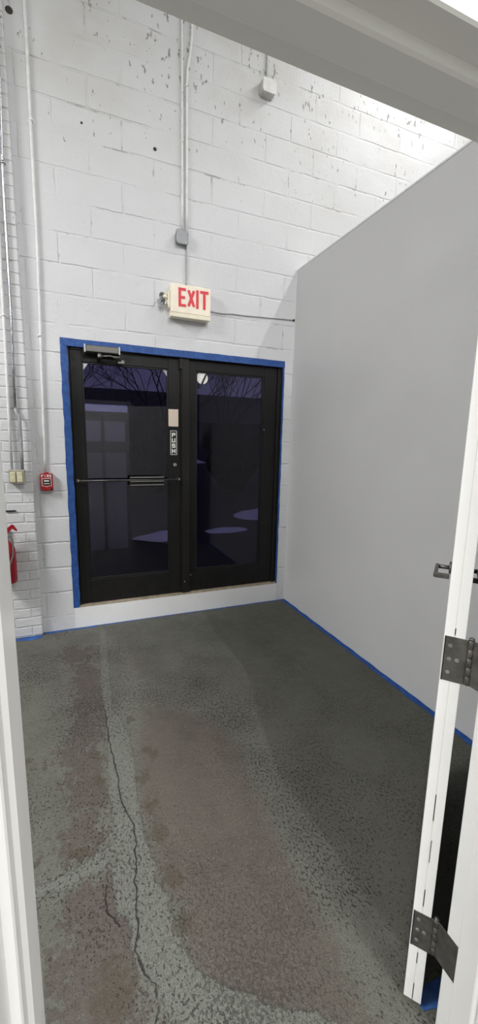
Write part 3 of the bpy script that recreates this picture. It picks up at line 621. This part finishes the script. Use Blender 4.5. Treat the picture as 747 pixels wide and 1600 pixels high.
# ================================================================== EXIT SIGN
X = empty('exit_sign', (-1.015, 0, 2.60), 'cream exit sign box with red EXIT letters above the black double doors', 'exit sign')
ex0, ex1, ez0, ez1 = -1.180, -0.848, 2.592, 2.838
m = MB(); m.box(ex0, ex1, -0.070, -0.0005, ez0, ez1, 0.006); m.build('housing', 'cream', X)
m = MB(); m.box(ex0 - 0.003, ex1 + 0.003, -0.084, -0.066, ez0 + 0.032, ez1 + 0.002, 0.005); m.build('face_panel', 'signface', X)
m = MB(); m.box(ex0 - 0.003, ex1 + 0.003, -0.086, -0.066, ez0 - 0.003, ez0 + 0.031, 0.005); m.build('lower_trim', 'cream', X)
m = MB()
for ch, x, wd in (('E', -1.118, 0.062), ('X', -1.046, 0.068), ('T', -0.936, 0.070)): letter(m, ch, x, 2.672, wd, 0.142, 0.0215, -0.0862, -0.084)
m.box(-0.971, -0.9495, -0.0862, -0.084, 2.672, 2.814)
m.build('exit_lettering', 'redletter', X)
m = MB(); m.prism([(-1.184, 2.80), (-1.184, 2.65), (-1.200, 2.66), (-1.208, 2.70), (-1.200, 2.76)], 'y', -0.075, -0.01, 0.004)
m.tube([(-1.195, -0.045, 2.775), (-1.222, -0.060, 2.745), (-1.215, -0.06, 2.70), (-1.196, -0.05, 2.675)], 0.009, 10)
m.tube([(-1.205, -0.055, 2.73), (-1.235, -0.075, 2.735)], 0.014, 12); m.build('lamp_bracket', 'cream', X)
for z, x in ((2.738, -1.246), (2.692, -1.238)):
    m = MB(); m.lathe([(0.008, -0.040), (0.018, -0.052), (0.026, -0.074), (0.027, -0.080), (0.024, -0.080), (0.012, -0.062), (0.006, -0.055)], (x, 0.01, z), 'y', 20); m.tube([(x, -0.040, z), (x + 0.03, -0.045, z - 0.003)], 0.006, 8); m.build('lamp_head', 'galv', X)
# cable to the partition
m = MB(); m.tube([(-0.850, -0.012, 2.690), (-0.80, -0.007, 2.690), (-0.72, -0.006, 2.687), (-0.62, -0.006, 2.697), (-0.50, -0.006, 2.698), (-0.39, -0.006, 2.704), (-0.2, -0.006, 2.712), (-0.006, -0.007, 2.720)], 0.0045, 8)
o = m.build('cable', 'wire'); tag(o, 'thin grey cable running from the exit sign to the grey partition', 'cable')
m = MB(); m.lathe([(0.003, -0.014), (0.010, -0.010), (0.011, -0.0005)], (-0.012, 0, 2.720), 'y', 14); o = m.build('cable_clip', 'rubber'); tag(o, 'small dark clip holding the cable end against the grey partition', 'clip')
# old plugged holes
for (x, z, r, y, lab) in ((-1.276, 3.797, 0.013, 0, 'dark rusty anchor hole in the block wall left of the twin conduits'), (-2.222, 4.36, 0.022, 0, 'dark blotchy anchor plug at the top left of the block wall'), (-1.800, 3.83, 0.008, 0, 'tiny dark anchor hole near the fire alarm conduit')):
    m = MB(); m.lathe([(r * .4, y - 0.003), (r, y - 0.0015), (r * 1.1, y - 0.0002)], (x, 0, z), 'y', 9); o = m.build('wall_anchor', plain('rusty', rgb(60, 54, 50), 0.9, var=0.2, scale=90)); tag(o, lab, 'wall anchor')

# ================================================================== FIRE EXTINGUISHER
EX, EY = -2.470, -0.135
E_ = empty('fire_extinguisher', (EX, EY, 0.49), 'red fire extinguisher on the brick pilaster, mostly hidden by the left jamb', 'fire extinguisher')
m = MB(); m.lathe([(0.050, 0.505), (0.066, 0.510), (0.070, 0.525), (0.070, 0.735), (0.066, 0.775), (0.050, 0.812), (0.028, 0.835), (0.018, 0.842)], (EX, EY, 0), 'z', 36); m.build('cylinder', 'red', E_)
m = MB(); m.lathe([(0.020, 0.840), (0.022, 0.845), (0.022, 0.880), (0.014, 0.890)], (EX, EY, 0), 'z', 20); m.build('valve', 'steel', E_)
m = MB(); m.prism([(EX - 0.02, 0.893), (EX + 0.055, 0.955), (EX + 0.068, 0.952), (EX + 0.092, 0.908), (EX + 0.086, 0.902), (EX + 0.060, 0.925), (EX + 0.02, 0.885)], 'y', EY - 0.011, EY + 0.011, 0.002); m.build('squeeze_handle', 'red', E_)
m = MB(); m.tube([(EX + 0.010, EY - 0.01, 0.868), (EX + 0.040, EY - 0.014, 0.872), (EX + 0.056, EY - 0.020, 0.840), (EX + 0.060, EY - 0.030, 0.79), (EX + 0.058, EY - 0.050, 0.73), (EX + 0.035, EY - 0.074, 0.66), (EX + 0.01, EY - 0.080, 0.58)], 0.006, 10); m.build('hose', plain('hose_grey', rgb(96, 96, 97), 0.6), E_)
m = MB(); m.box(EX - 0.015, EX + 0.015, EY + 0.06, -0.0505, 0.70, 0.92, 0.003); m.box(EX - 0.073, EX + 0.073, EY - 0.002, EY + 0.004, 0.66, 0.68); m.build('bracket', 'galv', E_)
m = MB(); m.box(-2.455, -2.388, -0.062, -0.0505, 1.040, 1.051, 0.002); o = m.build('wall_hook', 'rubber'); tag(o, 'small dark metal hook on the brick pilaster above the extinguisher', 'hook')

# ================================================================== LUMINAIRES ABOVE THE HALL (out of frame; hall strips, and housings of the added fill lights)
for nm, (x, y, z, sx, sy), lab in (('strip_light', (1.33, -1.5, 5.82, 0.16, 2.5), 'long white strip light hanging beyond the grey partition'), ('strip_light', (-0.66, -6.2, 5.82, 0.18, 2.5), 'long white strip light high behind the doorway wall'), ('fill_panel', (-1.5, -10.0, 5.825, 2.5, 2.5), 'unseen panel far behind the doorway wall, added as fill light for the curb'), ('fill_panel', (3.2, -6.5, 5.825, 1.7, 2.5), 'unseen panel at the right behind the doorway wall, added as fill light for the jamb'), ('fill_panel', (-5.6, -2.0, 4.825, 1.3, 1.9), 'unseen low hung panel at the far left of the exit door wall, added as fill light')):
    root = empty(nm, (x, y, z), lab, 'ceiling light')
    m = MB(); m.box(x - sx / 2, x + sx / 2, y - sy / 2, y + sy / 2, z - 0.015, z + 0.05, 0.006); m.build('housing', 'frame_white', root)
    for dy in (-0.8, 0.8):
        m = MB(); m.tube([(x, y + dy, z + 0.05), (x, y + dy, 6.0)], 0.006, 8); m.build('hanger', 'galv', root)

# ================================================================== OUTSIDE, SEEN THROUGH THE TINTED GLASS
w = MB(); w.box(-30, 40, 0.25, 60, -0.12, -0.02); tag(w.build('ground_outside', 'asphalt'), kind='structure')
def snow(cx, cy, rx, ry, h, lab):
    b = bmesh.new(); N, K = 28, 7; s0 = random.random() * 30; rings = []
    for j in range(K):
        t = j / (K - 1); rr = 1 - t
        rings.append([b.verts.new((cx + rx * rr * math.cos(a) * (1 + .25 * noise.noise(Vector((math.cos(a) * 1.5 + s0, math.sin(a) * 1.5, 0)))), cy + ry * rr * math.sin(a) * (1 + .25 * noise.noise(Vector((math.cos(a) * 1.5 + s0, math.sin(a) * 1.5, 0)))), -0.02 + h * math.sin(min(1, t * 1.3) * PI / 2) * (1 + .3 * noise.noise(Vector((a, t * 3, s0)))))) for a in [2 * PI * i / N for i in range(N)]])
    for j in range(K - 1):
        for i in range(N): b.faces.new((rings[j][i], rings[j][(i + 1) % N], rings[j + 1][(i + 1) % N], rings[j + 1][i]))
    bmesh.ops.remove_doubles(b, verts=b.verts, dist=1e-4); bmesh.ops.recalc_face_normals(b, faces=b.faces)
    for f in b.faces: f.smooth = True
    me = bpy.data.meshes.new('snow_patch'); b.to_mesh(me); b.free(); me.materials.append(M['snow'])
    o = bpy.data.objects.new('snow_patch', me); C.objects.link(o); tag(o, lab, 'snow', 'snow patches outside the doors')
snow(-0.55, 3.15, 0.50, 0.28, 0.09, 'snow patch on the ground seen low through the left door glass')
snow(1.75, 4.55, 0.55, 0.42, 0.14, 'brighter snow patch seen low at the right of the right door glass')
snow(0.62, 3.35, 0.40, 0.20, 0.05, 'small snow patch seen low in the middle of the right door glass')
snow(4.6, 27.0, 3.0, 2.4, 0.5, 'distant snow bank seen through the left door glass')
def branch(mb, p, d, L, r, lv, rnd):
    if lv == 0 or r < 0.0015: return
    pts = [p]; q = p.copy(); dd = d.copy()
    for i in range(3):
        dd = (dd + Vector((rnd.uniform(-.18, .18), rnd.uniform(-.18, .18), rnd.uniform(-.05, .12)))).normalized(); q = q + dd * L / 3; pts.append(q.copy())
    mb.tube(pts, [r, r * .85, r * .72, r * .6], 5, cap=False)
    for i in range(3 if lv > 2 else 2):
        nd = (dd + Vector((rnd.uniform(-.9, .9), rnd.uniform(-.9, .9), rnd.uniform(-.3, .6)))).normalized()
        branch(mb, pts[rnd.choice((2, 3, 3))], nd, L * rnd.uniform(.62, .85), r * .60, lv - 1, rnd)
for (x, y, h, sd, lab) in ((-1.9, 9.5, 1.7, 3, 'bare tree seen through the upper left of the left door glass'), (1.6, 13.0, 2.1, 8, 'bare tree further back seen through the upper right of the left door glass'), (5.6, 17, 2.4, 5, 'bare tree seen through the upper part of the right door glass')):
    rnd = random.Random(sd); root = empty('bare_tree', (x, y, -0.02), lab, 'tree', 'bare trees outside the doors')
    m = MB(); m.tube([(x, y, -0.02), (x + .03, y, h * .5), (x - .05, y, h)], [.15, .12, .10], 8); m.build('trunk', 'bark', root)
    m = MB()
    for i in range(6): branch(m, Vector((x - .05, y, h * (0.8 + .035 * i))), Vector((rnd.uniform(-1, 1), rnd.uniform(-.7, .7), rnd.uniform(.3, 1.3))).normalized(), h * .85, .040, 6, rnd)
    m.build('branches', 'bark', root)
def bush(x, y, rx, ry, h, sd, lab):
    b = bmesh.new(); bmesh.ops.create_icosphere(b, subdivisions=5, radius=1)
    for v in b.verts:
        n = v.co.copy(); k = 1 + .18 * noise.noise(n * 2.3 + Vector((sd, 0, 0))) + .12 * noise.noise(n * 9 + Vector((sd, 0, 0)))
        v.co = Vector((x + n.x * rx * k, y + n.y * ry * k, max(-0.03, h / 2 + n.z * h / 2 * k)))
    me = bpy.data.meshes.new('evergreen_shrub'); b.to_mesh(me); b.free(); me.materials.append(M['evergreen'])
    o = bpy.data.objects.new('evergreen_shrub', me); C.objects.link(o); tag(o, lab, 'shrub', 'shrubs outside the doors')
bush(0.35, 9.6, 0.95, 0.8, 2.5, 2, 'dark evergreen shrub seen through the right part of the left door glass')
bush(2.9, 9.0, 0.8, 0.7, 2.1, 5, 'dark rounded shrub seen through the left part of the right door glass')
bush(-2.9, 14.0, 2.6, 1.0, 1.7, 8, 'low dark hedge seen beyond the shed')
Bd = empty('far_building', (8, 36, -0.02), 'low grey building with a pitched roof in the distance beyond the glass', 'building')
m = MB(); m.box(-14, 30, 32, 42, -0.02, 3.2); m.build('wall', 'siding', Bd)
m = MB(); m.prism([(31.3, 3.2), (37, 6.2), (42.7, 3.2)], 'x', -14.6, 30.6); m.build('roof', 'roof', Bd)
for i in range(5):
    m = MB(); m.box(4 + i * 5, 5.6 + i * 5, 31.94, 32.0, 1.0, 2.4); m.build('window', 'black', Bd)

Sh = empty('small_shed', (-1.9, 2.9, -0.02), 'small grey shed with a white roof edge and dark post just outside the left door', 'shed')
m = MB(); m.box(-2.9, -1.245, 2.62, 3.6, -0.02, 1.93, 0.004); m.build('wall', plain('shed_panel', rgb(165, 160, 152), 0.8, var=0.04, scale=3), Sh)
m = MB(); m.box(-2.98, -1.232, 2.48, 3.7, 1.93, 1.968, 0.003); m.build('fascia', plain('shed_dark', rgb(40, 38, 40), 0.7), Sh)
m = MB(); m.prism([(2.44, 1.968), (2.44, 2.060), (2.46, 2.068), (3.72, 2.10), (3.72, 1.968)], 'x', -2.99, -1.228, 0.003); m.build('roof_edge', 'snow', Sh)
m = MB(); m.box(-1.578, -1.535, 2.52, 2.562, -0.02, 1.93, 0.003); m.build('post', plain('shed_post', rgb(24, 23, 25), 0.7), Sh)
m = MB(); m.box(-2.9, -1.243, 2.585, 2.622, 1.42, 1.57, 0.004); m.build('rail', plain('shed_rail', rgb(60, 58, 58), 0.7), Sh)
m = MB(); m.box(-2.9, -1.243, 2.600, 2.622, 1.05, 1.42, 0.004); m.build('panel', plain('shed_mid', rgb(135, 131, 125), 0.8, var=0.05), Sh)

L_ = empty('shed_fill_lamp', (-1.6, 0.25, 3.0), 'unseen outdoor lamp above the doors, added to light the shed', 'lamp')  # housing of the added shed light
m = MB(); m.box(-1.78, -1.42, 0.2505, 0.56, 3.03, 3.10, 0.01); m.build('housing', 'bronze', L_)
